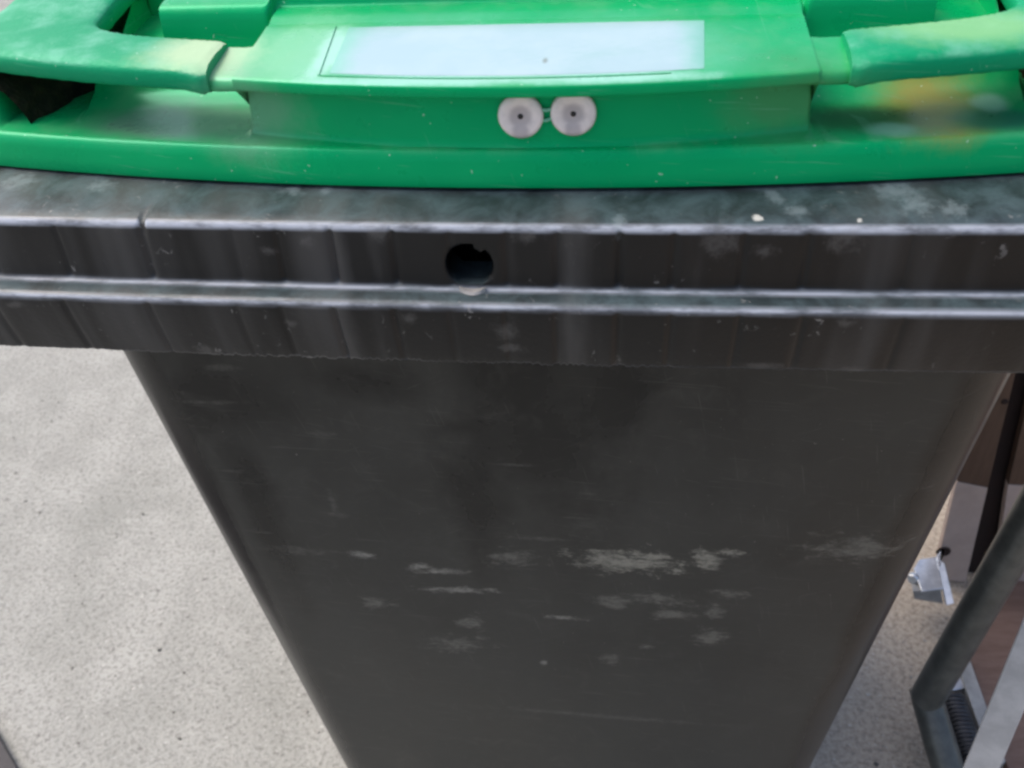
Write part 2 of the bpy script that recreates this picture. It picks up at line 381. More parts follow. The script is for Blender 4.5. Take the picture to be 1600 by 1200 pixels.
# right of the bin: brown soil tone with warm bounce light painted in
n = m.t.nodes.new('ShaderNodeSeparateXYZ'); m.put(n.inputs[0], m.co)
st = m.ramp(m.math('ADD', n.outputs[0], m.signed(m.noise(3, 4), 0.5)), 0.15, 0.5)
col = m.mix(m.math('MULTIPLY', st, 0.7), col, m.mix(m.ramp(m.noise(140, 4, 0.7), 0.42, 0.66), (0.52, 0.425, 0.325), (0.25, 0.19, 0.135)))
for sc_, thr, tint, off in ((55, 0.15, (0.13, 0.125, 0.12), (0, 0, 0)), (110, 0.22, (0.17, 0.165, 0.155), (7, 3, 0)), (190, 0.26, (0.19, 0.185, 0.17), (4, 1, 0)), (150, 0.16, (0.62, 0.61, 0.58), (2, 9, 0))):
    v = tex_vor(sc_, off)
    keep = m.t.nodes.new('ShaderNodeSeparateColor'); m.t.links.new(v.outputs['Color'], keep.inputs[0])
    f = m.math('MULTIPLY', m.ramp(v.outputs['Distance'], thr*0.6, thr*1.5, 1.0, 0.0), m.ramp(keep.outputs[0], 0.55, 0.95))
    col = m.mix(m.math('MULTIPLY', f, 0.8), col, tint)
m.color(col)
m.bump(m.math('ADD', m.math('MULTIPLY', fine, 1.0), m.math('MULTIPLY', grit, 0.6)), 0.55, 0.003)
M_conc = m.m

def simple(name, a, b, rough, metal=0.0, scale=40, bump=0.2, stretch=None):
    q = Mat(name, rough, 0.5, metal); n_ = q.noise(scale, 5, 0.65, 0.2, stretch)
    q.color(q.mix(q.ramp(n_, 0.3, 0.7), a, b))
    q.rough(q.math('ADD', rough-0.08, q.math('MULTIPLY', n_, 0.18)))
    q.bump(n_, bump, 0.001); return q.m
M_brown = simple('brown_board', (0.075, 0.042, 0.026), (0.105, 0.062, 0.040), 0.55, 0, 20, 0.2, (6, 6, 1))
M_beige = simple('beige_board', (0.40, 0.32, 0.28), (0.47, 0.38, 0.335), 0.6, 0, 24)
M_redbrown = simple('reddish_board', (0.12, 0.072, 0.055), (0.17, 0.11, 0.09), 0.6, 0, 18, 0.2, (1, 5, 1))
M_slot = simple('dark_backing', (0.012, 0.006, 0.005), (0.020, 0.009, 0.008), 0.8)
M_tube = simple('grey_tube_paint', (0.075, 0.080, 0.074), (0.125, 0.13, 0.118), 0.36, 0.25, 45)
M_pale = simple('pale_grey_paint', (0.36, 0.355, 0.35), (0.48, 0.475, 0.465), 0.55, 0, 40)
M_zinc = simple('zinc_steel', (0.55, 0.58, 0.62), (0.75, 0.78, 0.82), 0.35, 0.85, 70)
M_rail = simple('rail_steel', (0.26, 0.265, 0.26), (0.38, 0.385, 0.38), 0.5, 0.3, 40)
M_spring = simple('dark_spring', (0.03, 0.03, 0.033), (0.06, 0.06, 0.065), 0.42, 0.5, 50)

# ------------------------------------------------------------------ ground
g = MB()
rows = []
ax = [-150, -60, -20, -8, -4, -2, -1, 0, 1, 2, 4, 8, 20, 60, 150]
for y in ax: rows.append([(x, y, -H) for x in ax])
g.grid(rows)
o = g.build('ground', M_conc, None)
o['kind'] = 'structure'

# loose grit on the concrete
gv, gf = [], []
M_grit = Mat('grit_stone', 0.85, 0.3)
M_grit.color(M_grit.mix(M_grit.ramp(M_grit.noise(9, 2), 0.4, 0.6), (0.10, 0.098, 0.09), (0.50, 0.49, 0.46))); M_grit = M_grit.m
rg = random.Random(21)
for k in range(700):
    x = rg.uniform(-1.35, -0.28) if k < 450 else rg.uniform(0.25, 0.75); y = rg.uniform(0.12, 1.1)
    r_ = 0.0009 + 0.0026*rg.random()**3; b0 = len(gv)
    for (dx, dy, dz) in ((1, 0, 0), (-1, 0, 0), (0, 1, 0), (0, -1, 0), (0, 0, 1), (0, 0, -1)):
        q_ = rg.uniform(.7, 1.3)*r_; gv.append((x+dx*q_*1.2, y+dy*q_, r_*.3+dz*q_*.7))
    for a_, b_, c_ in ((0, 2, 4), (2, 1, 4), (1, 3, 4), (3, 0, 4), (2, 0, 5), (1, 2, 5), (3, 1, 5), (0, 3, 5)): gf.append((b0+a_, b0+b_, b0+c_))
o = mesh_obj('grit', gv, gf, M_grit, None, (0, 0, 0), True, 80); o['kind'] = 'stuff'

# ------------------------------------------------------------------ the wheeled bin
BIN = empty('wheelie_bin', ORG, 'black wheeled rubbish bin with a dirty bright green lid and scuffed front', 'bin')

# ---- tub
def rrect(hw, y0, y1, r_, z, nx=60, nc=9):
    """rounded rectangle, counted from the left end of the front edge"""
    p = []
    xs = np.linspace(-hw + r_, hw - r_, nx)
    p += [(x, y0) for x in xs]
    for k in range(1, nc): a = -math.pi/2 + k*math.pi/2/nc; p.append((hw-r_+r_*math.cos(a), y0+r_+r_*math.sin(a)))
    p += [(hw, y) for y in np.linspace(y0+r_, y1-r_, 12)]
    for k in range(1, nc): a = k*math.pi/2/nc; p.append((hw-r_+r_*math.cos(a), y1-r_+r_*math.sin(a)))
    p += [(x, y1) for x in np.linspace(hw-r_, -hw+r_, 16)]
    for k in range(1, nc): a = math.pi/2 + k*math.pi/2/nc; p.append((-hw+r_+r_*math.cos(a), y1-r_+r_*math.sin(a)))
    p += [(-hw, y) for y in np.linspace(y1-r_, y0+r_, 12)]
    for k in range(1, nc): a = math.pi + k*math.pi/2/nc; p.append((-hw+r_+r_*math.cos(a), y0+r_+r_*math.sin(a)))
    return [(x, y, z) for x, y in p]
t = MB(); rows = []
for z in np.linspace(-0.045, -0.985, 40):
    hw = 0.2745 + 0.0385*z; y0 = 0.0549 - 0.0622*z; y1 = 0.665 + 0.09*z
    row = rrect(hw, y0, y1, 0.052 + 0.022*z, z)
    rr = []
    for x, y, zz in row:
        if y < y0 + 0.01:
            y += 0.0016*math.sin(x*21+zz*5)*math.cos(zz*9-x*4) + 0.0022*(1-(x/hw)**2)
        rr.append((x, y, zz))
    rows.append(rr)
t.grid(rows, close_v=True); t.cap(rows[-1])
# inside face and floor, so the tub is a real container
rows2 = [rrect(0.2625+0.0325*z, 0.0589-0.0622*z, 0.661+0.09*z, 0.037, z, 20, 6) for z in np.linspace(-0.045, -0.97, 6)]
t.grid(rows2, close_v=True); t.cap(rows2[-1])
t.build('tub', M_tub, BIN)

# ---- rim: the comb shaped lifting edge, one swept profile with sink marks and a lock hole
RIM = [(-.056, -.030, 0), (-.055, -.004, 0), (-.053, .0026, 0), (-.049, .0042, 0), (-.034, .0038, 0), (-.018, .0030, 0), (-.008, .0018, 0), (-.0030, .0010, 0),
       (-.0012, .0002, 1), (-.0003, -.0010, 1), (.0000, -.0028, 0), (.0003, -.0050, 0), (.0007, -.0100, 0), (.0012, -.0150, 0), (.0018, -.0200, 0), (.0023, -.0240, 0), (.0026, -.0256, 0),
       (.0032, -.0266, .3), (.0042, -.0272, 1), (.0056, -.0275, .3), (.0070, -.0276, 0), (.0112, -.0280, 0), (.0128, -.0284, .3), (.0140, -.0291, 1), (.0146, -.0303, .3), (.0147, -.0318, .0),
       (.0146, -.0345, 0), (.0140, -.0420, 0), (.0130, -.0500, 0), (.0121, -.0560, 0), (.0114, -.0598, 0), (.0110, -.0612, .12), (.0098, -.0620, 0), (.0060, -.0622, 0), (-.066, -.0600, 0)]
BOW = 0.0049
def rim_bow(x): return -BOW*(1-(x/0.2926)**2) if abs(x) < 0.2926 else 0.0
ribs_px = [(98, 410, .55), (228, 405, .8), (368, 405, .3), (437, 405, .45), (521, 410, 1.0), (615, 408, .9), (705, 420, .35), (790, 410, .45), (869, 412, .5), (966, 405, .9), (1050, 408, .6), (1157, 410, .55), (1257, 410, .5), (1418, 405, .25)]
RIBS = [(aty(px, py, -0.006)[0], d) for px, py, d in ribs_px]
RIBS += [(-0.235, .4), (-0.262, .5), (0.217, .4), (0.246, .5)]
cells = sorted(r_[0] for r_ in RIBS)
cell_tilt = [rnd.uniform(-1, 1) for _ in range(len(cells)+1)]
def rim_y(x, zz, inband):
    """relief of the band faces: shallow sink grooves and slightly differing cells"""
    if not inband: return 0.0
    d = 0.0
    for rx, k in RIBS:
        u = (x - rx - 0.0006)/0.0012
        if abs(u) < 3: d += 0.0017*k*math.exp(-u*u)
    import bisect
    i = bisect.bisect(cells, x)
    lo = cells[i-1] if i > 0 else -0.29; hi = cells[i] if i < len(cells) else 0.29
    u = (x-lo)/max(1e-6, hi-lo)
    d += 0.0009*cell_tilt[i]*(u-0.5)*min(1, 8*u, 8*(1-u)) - 0.00012*math.sin(math.pi*u)
    return d
def path(outline_hw, y1, r_, nfront):
    """points + outward normals round the rim, front edge first"""
    P = []
    for x in np.linspace(-outline_hw+r_, outline_hw-r_, nfront):
        P.append((x, rim_bow(x), 0, -1, True))
    n = 10
    for k in range(1, n): a = -math.pi/2+k*math.pi/2/n; P.append((outline_hw-r_+r_*math.cos(a), r_+r_*math.sin(a)+rim_bow(outline_hw-r_), math.cos(a), math.sin(a), False))
    for y in np.linspace(r_, y1-r_, 16): P.append((outline_hw, y, 1, 0, False))
    for k in range(1, n): a = k*math.pi/2/n; P.append((outline_hw-r_+r_*math.cos(a), y1-r_+r_*math.sin(a), math.cos(a), math.sin(a), False))
    for x in np.linspace(outline_hw-r_, -outline_hw+r_, 16): P.append((x, y1, 0, 1, False))
    for k in range(1, n): a = math.pi/2+k*math.pi/2/n; P.append((-outline_hw+r_+r_*math.cos(a), y1-r_+r_*math.sin(a), math.cos(a), math.sin(a), False))
    for y in np.linspace(y1-r_, r_, 16): P.append((-outline_hw, y, -1, 0, False))
    for k in range(1, n): a = math.pi+k*math.pi/2/n; P.append((-outline_hw+r_+r_*math.cos(a), r_+r_*math.sin(a)+rim_bow(outline_hw-r_), math.cos(a), math.sin(a), False))
    return P
PP = path(0.29, 0.72, 0.045, 520)
HX, HZ, HRX, HRZ = -0.0176, -0.0172, 0.0101, 0.0098
JA, JB = 11, 16                             # profile rows between which the hole sits
verts, faces, wr = [], [], []
flash = [0.0]*len(PP)
for i, p in enumerate(PP):
    if p[4]: flash[i] = rnd.uniform(-0.0008, 0.0006)*(1.0 if -0.14 < p[0] < 0.06 else 0.35)
nick = aty(225, 340, 0.0)[0]
for i, (x, y, nx, ny, fr) in enumerate(PP):
    for j, (o_, z, wv) in enumerate(RIM):
        oo = o_
        if fr:
            inb = 10 <= j <= 16 or 25 <= j <= 31
            if inb: oo -= rim_y(x, z, True)
            if 29 < j < 34: z += flash[i]
            if 7 <= j <= 10 and abs(x-nick) < 0.0014: z -= 0.0009; oo -= 0.0005; wv = 0
        verts.append((x+nx*oo, y+ny*oo, z+H)); wr.append(wv)
m_ = len(RIM)
def xi(i): return PP[i][0]
iA = max(i for i in range(520) if xi(i) < HX-0.0135); iB = min(i for i in range(520) if xi(i) > HX+0.0135)
for i in range(len(PP)):
    i2 = (i+1) % len(PP)
    for j in range(m_-1):
        if PP[i][4] and iA <= i < iB and JA <= j < JB: continue
        faces.append((i*m_+j, i2*m_+j, i2*m_+j+1, i*m_+j+1))
# patch with the drilled hole, polar rings from the square opening to the hole's edge
def face_o(z):
    for (o1, z1, _), (o2, z2, _) in zip(RIM[10:17], RIM[11:18]):
        if z2 <= z <= z1: return o1 + (o2-o1)*(z1-z)/(z1-z2)
    return RIM[10][0]
def rim_pt(x, z): return (x, rim_bow(x) - face_o(z) + rim_y(x, z, True), z)
x0, x1 = xi(iA), xi(iB); z1_, z0_ = RIM[JA][1], RIM[JB][1]
bd = []                                    # boundary: reuse the swept vertices
for i in range(iA, iB): bd.append(i*m_+JA)
for j in range(JA, JB): bd.append(iB*m_+j)
for i in range(iB, iA, -1): bd.append(i*m_+JB)
for j in range(JB, JA, -1): bd.append(iA*m_+j)
ring_prev = bd
def hole_pt(a):
    rx, rz = HRX, HRZ
    x = HX+rx*math.cos(a); z = HZ+rz*math.sin(a)
    ad = math.degrees(a) % 360
    if 50 < ad < 76:                       # the little moulded nub at the top right
        k = 0.78; x = HX+rx*math.cos(a)*k; z = HZ+rz*math.sin(a)*k
    return x, z
angs = []
for vi in bd:
    v = verts[vi]; angs.append(math.atan2((v[2]-H-HZ)/HRZ, (v[0]-HX)/HRX))
for s_ in (0.5, 0.85, 1.0):
    ring = []
    for vi, a in zip(bd, angs):
        v = verts[vi]; hx, hz = hole_pt(a)
        x = v[0]+(hx-v[0])*s_; z = (v[2]-H)+(hz-(v[2]-H))*s_
        p = rim_pt(x, max(z, z0_+1e-5)); yy = p[1] + (0.0006 if s_ == 1.0 else 0)
        verts.append((p[0], yy, p[2]+H)); wr.append(0.0); ring.append(len(verts)-1)
    n = len(bd)
    for k in range(n): faces.append((ring_prev[k], ring_prev[(k+1) % n], ring[(k+1) % n], ring[k]))
    ring_prev = ring
for dy, sc_ in ((0.0035, 1.0), (0.004, 1.18), (0.012, 1.22)):
    ring = []
    for vi in ring_prev:
        v = verts[vi]
        verts.append((HX+(v[0]-HX)*(sc_ if dy == 0.004 else 1), v[1]+dy, H+HZ+(v[2]-H-HZ)*(sc_ if dy == 0.004 else 1))); wr.append(0.0); ring.append(len(verts)-1)
    n = len(bd)
    for k in range(n): faces.append((ring_prev[k], ring_prev[(k+1) % n], ring[(k+1) % n], ring[k]))
    ring_prev = ring
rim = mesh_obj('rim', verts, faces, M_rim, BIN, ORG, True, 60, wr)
b_ = MB()                                   # ragged pale edge the drill left under the lock hole
pts = []
for k in range(15):
    u = k/14*2-1; x = HX+0.0012+u*0.0056
    pts.append([(x, rim_bow(x)-0.0038-0.0004*rnd.random(), -0.0269+0.0010*u*u), (x, rim_bow(x)-0.0052-0.0020*(1-u*u), -0.0262-0.0004*(1-u*u)+0.0011*u*u),
                (x, rim_bow(x)-0.0054-0.0027*(1-u*u), -0.0275)])
b_.grid(pts); b_.build('burr', M_burr, rim, ORG)

# ---- lid
LID_X = 0.001
def ys(xp): return 0.0187 + 0.34*xp*xp
def yw(xp): return 0.0242 + 1.05*xp*xp
def yn(xp): return 0.0170 + 0.82*xp*xp
L = MB()
# flange: the hanging front skirt that runs round the lid
FL = [(-.0045, .0075), (-.0034, .0062), (-.0030, .0050), (-.0012, .0046), (0, .0052), (.0002, .0066), (-.0008, .0110), (-.0018, .0155), (-.0026, .0180), (-.0034, .0193), (-.0044, .0201), (-.0056, .0204)]
lp = []
HWL = 0.278; YB = 0.70
for xp in np.linspace(-0.25, 0.25, 140): 
    s_ = 0.68*xp; n_ = math.hypot(1, s_); lp.append((xp, ys(xp), s_/n_, -1/n_))
yc = ys(0.25)
a0 = math.atan2(lp[-1][3], lp[-1][2]); RC = 0.030
cx, cy = 0.25 - RC*lp[-1][2], yc - RC*lp[-1][3]
cc = []
for k in range(1, 9): a = a0 + (0-a0)*k/8; cc.append((cx+RC*math.cos(a), cy+RC*math.sin(a), math.cos(a), math.sin(a)))
xe = cc[-1][0]
right = cc + [(xe, y, 1, 0) for y in np.linspace(cy+0.03, YB-0.03, 12)] + [(xe-0.03+0.03*math.cos(a), YB-0.03+0.03*math.sin(a), math.cos(a), math.sin(a)) for a in np.linspace(0.2, math.pi/2, 6)]
left = [(-x, y, -nx, ny) for x, y, nx, ny in right]
lp = lp + right + [(x, YB, 0, 1) for x in np.linspace(0.2, -0.2, 8)] + left[::-1]
L.grid([[(LID_X+x+nx*o_, y+ny*o_, z) for o_, z in FL] for x, y, nx, ny in lp], close_u=True)
# front relief: columns across the lid, rows running from the skirt to the deck
def central(xp):
    w_, n_, s_ = yw(xp), yn(xp), ys(xp)+0.0052
    f0 = min(s_, w_-0.0004)
    P = [(f0, .0203), (f0*.5+w_*.5, .0205), (w_-.0008, .0208), (w_, .0218), (w_+.0004, .0245), (w_+.0010, .0310), (w_+.0016, .0375), (w_+.0020, .0415), (w_+.0014, .0430),
         (n_+.0016, .0442), (n_+.0003, .0445), (n_, .0450), (n_, .0482), (n_+.0003, .0489), (n_+.0011, .0494), (n_+.0035, .0497)]
    y0, y1 = n_+.0035, .0765
    for u in (.12, .3, .5, .7, .9): P.append((y0+(y1-y0)*u, .0497+.0043*u))
    P += [(.0765, .0541), (.0785, .0538), (.0805, .0539), (.0830, .0549), (.0865, .0556), (.0930, .0560), (.0955, .0562), (.0970, .0572), (.0975, .0595), (.0980, .0640), (.0995, .0665), (.103, .0675), (.115, .068), (.16, .069)]
    return P
NP = len(central(0.0))
def pocket(xp, yb=0.0885):
    s_ = ys(xp)+0.0052
    dz = yb - 0.0885
    key = [(s_, .0203), (s_+.006, .0205), (max(.050, s_+.01), .0207), (.064+dz, .0222), (.074+dz, .0262), (.082+dz, .034), (.0860+dz, .044), (.0878+dz, .053), (.0888+dz, .0575), (.0905+dz, .0592), (.095+dz, .0600), (max(.103, .098+dz), .0605), (max(.115, .1+dz), .061), (max(.16, .11+dz), .064)]
    # spread NP points by length, the two first and the last four kept
    d = [0]
    for a, b in zip(key[:-1], key[1:]): d.append(d[-1]+math.hypot(b[0]-a[0], b[1]-a[1]))
    out = []
    T = d[-4]
    for k in range(NP-3):
        q = T*k/(NP-4); i = max(i for i in range(len(d)) if d[i] <= q+1e-12); i = min(i, len(d)-2)
        u = (q-d[i])/max(1e-9, d[i+1]-d[i]); out.append((key[i][0]+(key[i+1][0]-key[i][0])*u, key[i][1]+(key[i+1][1]-key[i][1])*u))
    return out + key[-3:]
def flat(xp):
    s_ = min(ys(xp)+0.0052, 0.05); return [(s_+(.16-s_)*k/(NP-1), .0206) for k in range(NP)]
def lerp(A, B, u): return [(a[0]+(b[0]-a[0])*u, a[1]+(b[1]-a[1])*u) for a, b in zip(A, B)]
def pit(xp):
    P = pocket(xp, 0.150); return [(y, z - 0.020*sstep(.047, .051, y)*(1-sstep(.125, .135, y))) for y, z in P]
def terrace(xp):
    if abs(xp) > .2125: return pocket(xp, .150)
    if abs(xp) > .2085: return lerp(terrace(.2085), pocket(xp, .150), sstep(.2085, .2125, abs(xp)))
    out = []
    for y, z in pocket(xp):
        if z > .034 and y < .1: z = .034 + .10*(z-.034); y = y + (y-.082)*3.0
        elif y >= .1: y = y + .03*sstep(.16, .1, -y) if False else max(y, .13)
        out.append((y, z))
    # the last points climb to the deck behind the grip
    n = len(out)
    out[-3] = (.150, .050); out[-2] = (.153, .058); out[-1] = (.16, .062)
    out[-4] = (.148, .038)
    return out
def column(xp):
    a = abs(xp)
    if a <= .1165: return central(xp)
    if a < .1205: return lerp(central(xp), pocket(xp), sstep(.1165, .1205, a))
    if a <= .172: return pocket(xp)
    if a < .176: return lerp(pocket(xp), terrace(xp), sstep(.172, .176, a))
    if a <= .243: return terrace(xp)
    if a < .247:
        return lerp(terrace(xp), [(y, .0206+.026*sstep(.05, .056, y)) for y, z in flat(xp)], sstep(.243, .247, a))
    if a <= .258: return [(y, .0206+.026*sstep(.05, .056, y)) for y, z in flat(xp)]
    return lerp([(y, .0206+.026*sstep(.05, .056, y)) for y, z in flat(xp)], flat(xp), sstep(.258, .262, a))
xs = sorted(set([round(x, 5) for x in np.linspace(-.116, .116, 70)] + [s_*round(a, 5) for s_ in (-1, 1) for a in
     list(np.linspace(.1165, .1205, 7)) + list(np.linspace(.122, .171, 18)) + list(np.linspace(.172, .176, 5)) + list(np.linspace(.178, .207, 8)) + [.2085, .2095, .2105, .2115, .2125, .216, .219] +
     list(np.linspace(.222, .232, 4)) + list(np.linspace(.233, .237, 5)) + [.24, .242] + list(np.linspace(.243, .247, 5)) + [.25] + list(np.linspace(.258, .262, 4)) + [.266, .2715]]))
cols = [[(LID_X+x, y, z) for y, z in column(x)] for x in xs]
L.grid(cols)
# deck from there to the hinge, with a lightly domed top
def deck(x, y):
    a = abs(x); zf = cols[xs.index(x)][-1][2]
    if a > .258: return zf
    u = (y-.16)/(.69-.16)
    return zf + (.060 + .022*math.sin(math.pi*min(1, u*.9+.08))*(1-(a/.26)**4) - zf)*sstep(0, .12, u)
L.grid([[(LID_X+x, y, deck(x, y)) for y in np.linspace(.16, .692, 16)] for x in xs])
lid = L.build('lid', M_green, BIN, ORG, True, 50)

# webs joining the shelf to the grips
for sgn in (-1, 1):
    w_ = MB(); secs = []
    for k, a in enumerate(np.linspace(.1085, .142, 9)):
        y0 = yn(a)+.0012; y1 = .0600+.08*(a-.11); zt = .0495 - .0014*sstep(.112, .12, a); zb = .0432 - .0012*sstep(.11, .13, a)
        if a < .114: zt -= .0012
        h = .0018
        secs.append([(LID_X+sgn*a, y, z) for y, z in ((y0, zb+h), (y0+.0006, zb+.0004), (y0+.003, zb), (y1-.003, zb), (y1, zb+h), (y1, zt+.0015-h), (y1-.002, zt+.0030), (y0+.006, zt+.0006), (y0+.0026, zt-.0002), (y0+.0006, zt-.0014))])
    w_.sweep(secs); w_.build('grip_web', M_green, lid, ORG, True, 60)
# the two moulded handle grips, thick sleeves curling back to the deck
for sgn in (-1, 1):
    k_ = MB(); secs = []
    OUT = [(.1285, .0286), (.135, .0298), (.145, .0316), (.160, .0340), (.175, .0367), (.190, .0395), (.205, .0425), (.222, .0462), (.240, .0510), (.255, .0600), (.2605, .075), (.261, .095), (.261, .125), (.260, .175)]
    INN = [(.1292, .0614), (.135, .0626), (.143, .0642), (.157, .0670), (.170, .0700), (.181, .0728), (.190, .0758), (.197, .0795), (.2015, .084), (.204, .089), (.205, .096), (.205, .108), (.205, .130), (.207, .175)]
    tt = np.linspace(0, len(OUT)-1, 64)
    def rail(Q):
        Q = np.array(Q); p = np.stack([np.interp(tt, range(len(Q)), Q[:, c]) for c in range(2)], 1)
        for _ in range(3): p[1:-1] = (p[:-2]+2*p[1:-1]+p[2:])/4
        return p
    RO, RI = rail(OUT), rail(INN)
    for i in range(64):
        a, y = (RO[i]+RI[i])/2
        v_ = RO[i]-RI[i]; hw = np.linalg.norm(v_)/2; nrm = v_/(2*hw)
        end = 1 - 0.10*math.exp(-(i/1.5)**2)
        drop = 0.0012*math.exp(-((i-1)/5)**2)
        zc = .0490 - .0006; hh = .0057
        zc += 0.0012*sstep(.17, .23, a) + 0.006*sstep(46, 63, i)
        sec = []
        for q in range(28):
            th = q*2*math.pi/28; c, s_ = math.cos(th), math.sin(th)
            ex = .34
            u = math.copysign(abs(c)**ex, c)*hw*end; v = math.copysign(abs(s_)**ex, s_)*hh*end
            if u > 0: v -= drop*1.6*(u/hw)
            if v > 0 and u > 0.3*hw: v -= .0016*((u/hw-.3)/.7)**2
            v += 0.00025*math.sin(i*1.7+q*2.3)
            sec.append((LID_X+sgn*(a+nrm[0]*u), y+nrm[1]*u, zc+v))
        secs.append(sec)
    k_.sweep(secs); k_.build('handle_grip', M_grip, lid, ORG, True, 50)
# dark fill added in the outer pockets, standing in for their shade
for sgn in (-1, 1):
    d_ = MB()
    rows = []
    for i in range(13):
        r_ = []
        for j in range(13):
            y = .0505 + .066*j/12; xa = .2300 - .34*(y-.052) + (.004*(rnd.random()-.5) if j else 0); x = xa + (.2475-xa)*i/12
            z = .0204 + .026*(i/12)**.7 + (.0022*rnd.random() if 0 < i < 12 else 0) + (.012*max(0, (y-.085)/.03) if i else 0)
            r_.append((LID_X+sgn*x, y, z))
        rows.append(r_)
    d_.grid(rows)
    d_.build('pocket_shade', M_pocket_shade, lid, ORG, True, 0)

# label pressed onto the shelf, with its raised border
def shelf_z(y, xp):
    n_ = yn(xp)+.0035; return .0497+.0043*max(0, min(1.0, (y-n_)/(.0765-n_)))
lab = MB(); rows = []
for x in np.linspace(-.0755, .0735, 40):
    r_ = []
    for u in np.linspace(0, 1, 9):
        e = 0.0016*(1-u) ; y = (yn(x)+.0085) + (.0738-(yn(x)+.0085))*u
        xx = x*(1.0+0.03*u)
        edge = min(1, (x+.0755)/.0006, (.0735-x)/.0006, u/.02, (1-u)/.02) if 0 < u < 1 and -.0755 < x < .0735 else 0
        r_.append((LID_X+xx, y, shelf_z(y, x) + .0001 + .0006*edge))
    rows.append(r_)
lab.grid(rows); lab.build('label_plate', M_label, lid, ORG, True, 40)
fr_ = MB()
line = [(x, yn(x)+.0062) for x in np.linspace(-.079, .077, 30)]
def bead(pl, rad):
    pts = [(LID_X+x, y, shelf_z(y, x)+.0002) for x, y in pl]; fr_.tube(pts, rad, 8)
bead(line[:-3], .00035)
bead([(-.0795-.0045*u, (yn(.079)+.0062)*(1-u)+.0745*u) for u in np.linspace(0, 1, 8)], .0004)
if False: bead([(.0772+.0035*u, (yn(.077)+.0062)*(1-u)+.0745*u) for u in np.linspace(0, 1, 8)], .0008)
fr_.build('label_border', M_green, lid, ORG)

# two press-in rivet caps on the recessed wall
RV = []
for px, py in ((812, 187), (895, 184)):
    c = aty(px, py, 0.0205); c[1] = yw(c[0]-LID_X)+.0010
    r_ = MB(); R_ = 0.0092
    r_.lathe(c, (0, -1, .06), [(R_*.93, 0), (R_, .0008), (R_*.995, .0016), (R_*.96, .0023), (R_*.90, .0027), (R_*.82, .0029), (R_*.72, .0029), (R_*.60, .0027), (R_*.48, .0024), (R_*.36, .0021), (R_*.24, .0019), (R_*.12, .0018), (.00001, .0018)], 40)
    rv = r_.build('rivet', M_rivet, lid, ORG, True, 70)
    h_ = MB(); h_.lathe(c, (0, -1, .06), [(R_*.125, .0015), (R_*.125, .0020), (R_*.09, .0022), (.00001, .0022)], 16)
    h_.build('rivet_pin', M_pin, lid, ORG, True, 50)
    RV.append(c)
# thin whitened strap moulded between the caps
k_ = MB()
for dz in (.0024, -.0022):
    a, b = RV; k_.tube([(a[0]+.0080, a[1]-.0006, a[2]+dz), ((a[0]+b[0])/2, a[1]-.0010, a[2]+dz*.9), (b[0]-.0080, b[1]-.0006, b[2]+dz*.8)], .0007, 8)
k_.build('rivet_strap', M_link, lid, ORG)

# ---- parts at the back: wheels, axle, pull handle
wz = -H + 0.10
for sgn in (-1, 1):
    w_ = MB(); w_.lathe((sgn*.215, .640, wz), (sgn, 0, 0), [(.04, 0), (.085, 0), (.096, .006), (.10, .014), (.10, .036), (.096, .044), (.085, .05), (.04, .05), (.02, .044), (.0001, .044)], 36)
    wh = w_.build('wheel', M_rubber, BIN, ORG, True, 40)
x_ = MB(); x_.tube([(-.24, .640, wz), (.24, .640, wz)], .011, 14); x_.build('axle', M_rail, BIN, ORG)
x_ = MB(); x_.tube([(-.17, .70, -.02), (-.17, .765, .0), (-.13, .78, .005), (.13, .78, .005), (.17, .765, .0), (.17, .70, -.02)], .014, 14); x_.build('pull_handle', M_tub, BIN, ORG)

# ------------------------------------------------------------------ things to the right of the bin
FO = Vector((.62, .55, 0))
FT = empty('folded_table', FO, 'folded brown and beige table standing on edge behind the right side of the bin', 'table')
YP = 0.60
def onp(px, py): return aty(px, py, YP)
def line_px(p, q, y): return (p[0] + (q[0]-p[0])*(y-p[1])/(q[1]-p[1]), y)
A1, A2 = (1463, 885), (1535, 585)          # left edge of the first leaf
B1, B2 = (1509, 905), (1583, 600)          # its right edge
D1, D2 = (1538, 915), (1612, 600)          # left edge of the second leaf
E1_, E2_ = (1740, 980), (1815, 640)
def quad(mb, l1, l2, r1, r2, ya, yb, dy=0.012, clampfloor=True):
    P = [onp(*line_px(l1, l2, ya)), onp(*line_px(l1, l2, yb)), onp(*line_px(r1, r2, yb+10)), onp(*line_px(r1, r2, ya+10))]
    for p in P: p[2] = max(p[2], -H+.004)
    mb.prism(P, (0, dy, 0))
q = MB(); quad(q, A1, A2, B1, B2, 752, 470); q.build('leaf', M_brown, FT, FO, True, 30, .001)
q = MB(); quad(q, A1, A2, B1, B2, 905, 753); 
q.build('lower_leaf', M_beige, FT, FO, True, 30, .001)
q = MB(); quad(q, D1, D2, E1_, E2_, 757, 470); q.build('leaf', M_brown, FT, FO, True, 30, .001)
q = MB(); quad(q, D1, D2, E1_, E2_, 960, 758); q.build('lower_leaf', M_beige, FT, FO, True, 30, .001)
q = MB()
P = [onp(*p) for p in ((1490, 910), (1560, 500), (1700, 540), (1600, 980))]
for p in P: p[1] += .022; p[2] = max(p[2], -H+.002)
q.prism(P, (0, .008, 0)); q.build('backing_strip', M_slot, FT, FO)
q = MB()                                    # bolt hole in the beige leaf: a recessed dark eyelet
c = aty(1474, 862, YP-.0008); q.lathe(c, (0, -1, 0), [(.0001, .0006), (.0085, .0006), (.0100, .0012), (.0110, .0)], 20)
e_ = q.build('bolt_hole', M_slot, FT, FO)
q = MB(); c = aty(1570, 628, YP-.0008); q.lathe(c, (0, -1, 0), [(.0001, .0012), (.0036, .001), (.0045, .0)], 14); q.build('screw', M_slot, FT, FO)
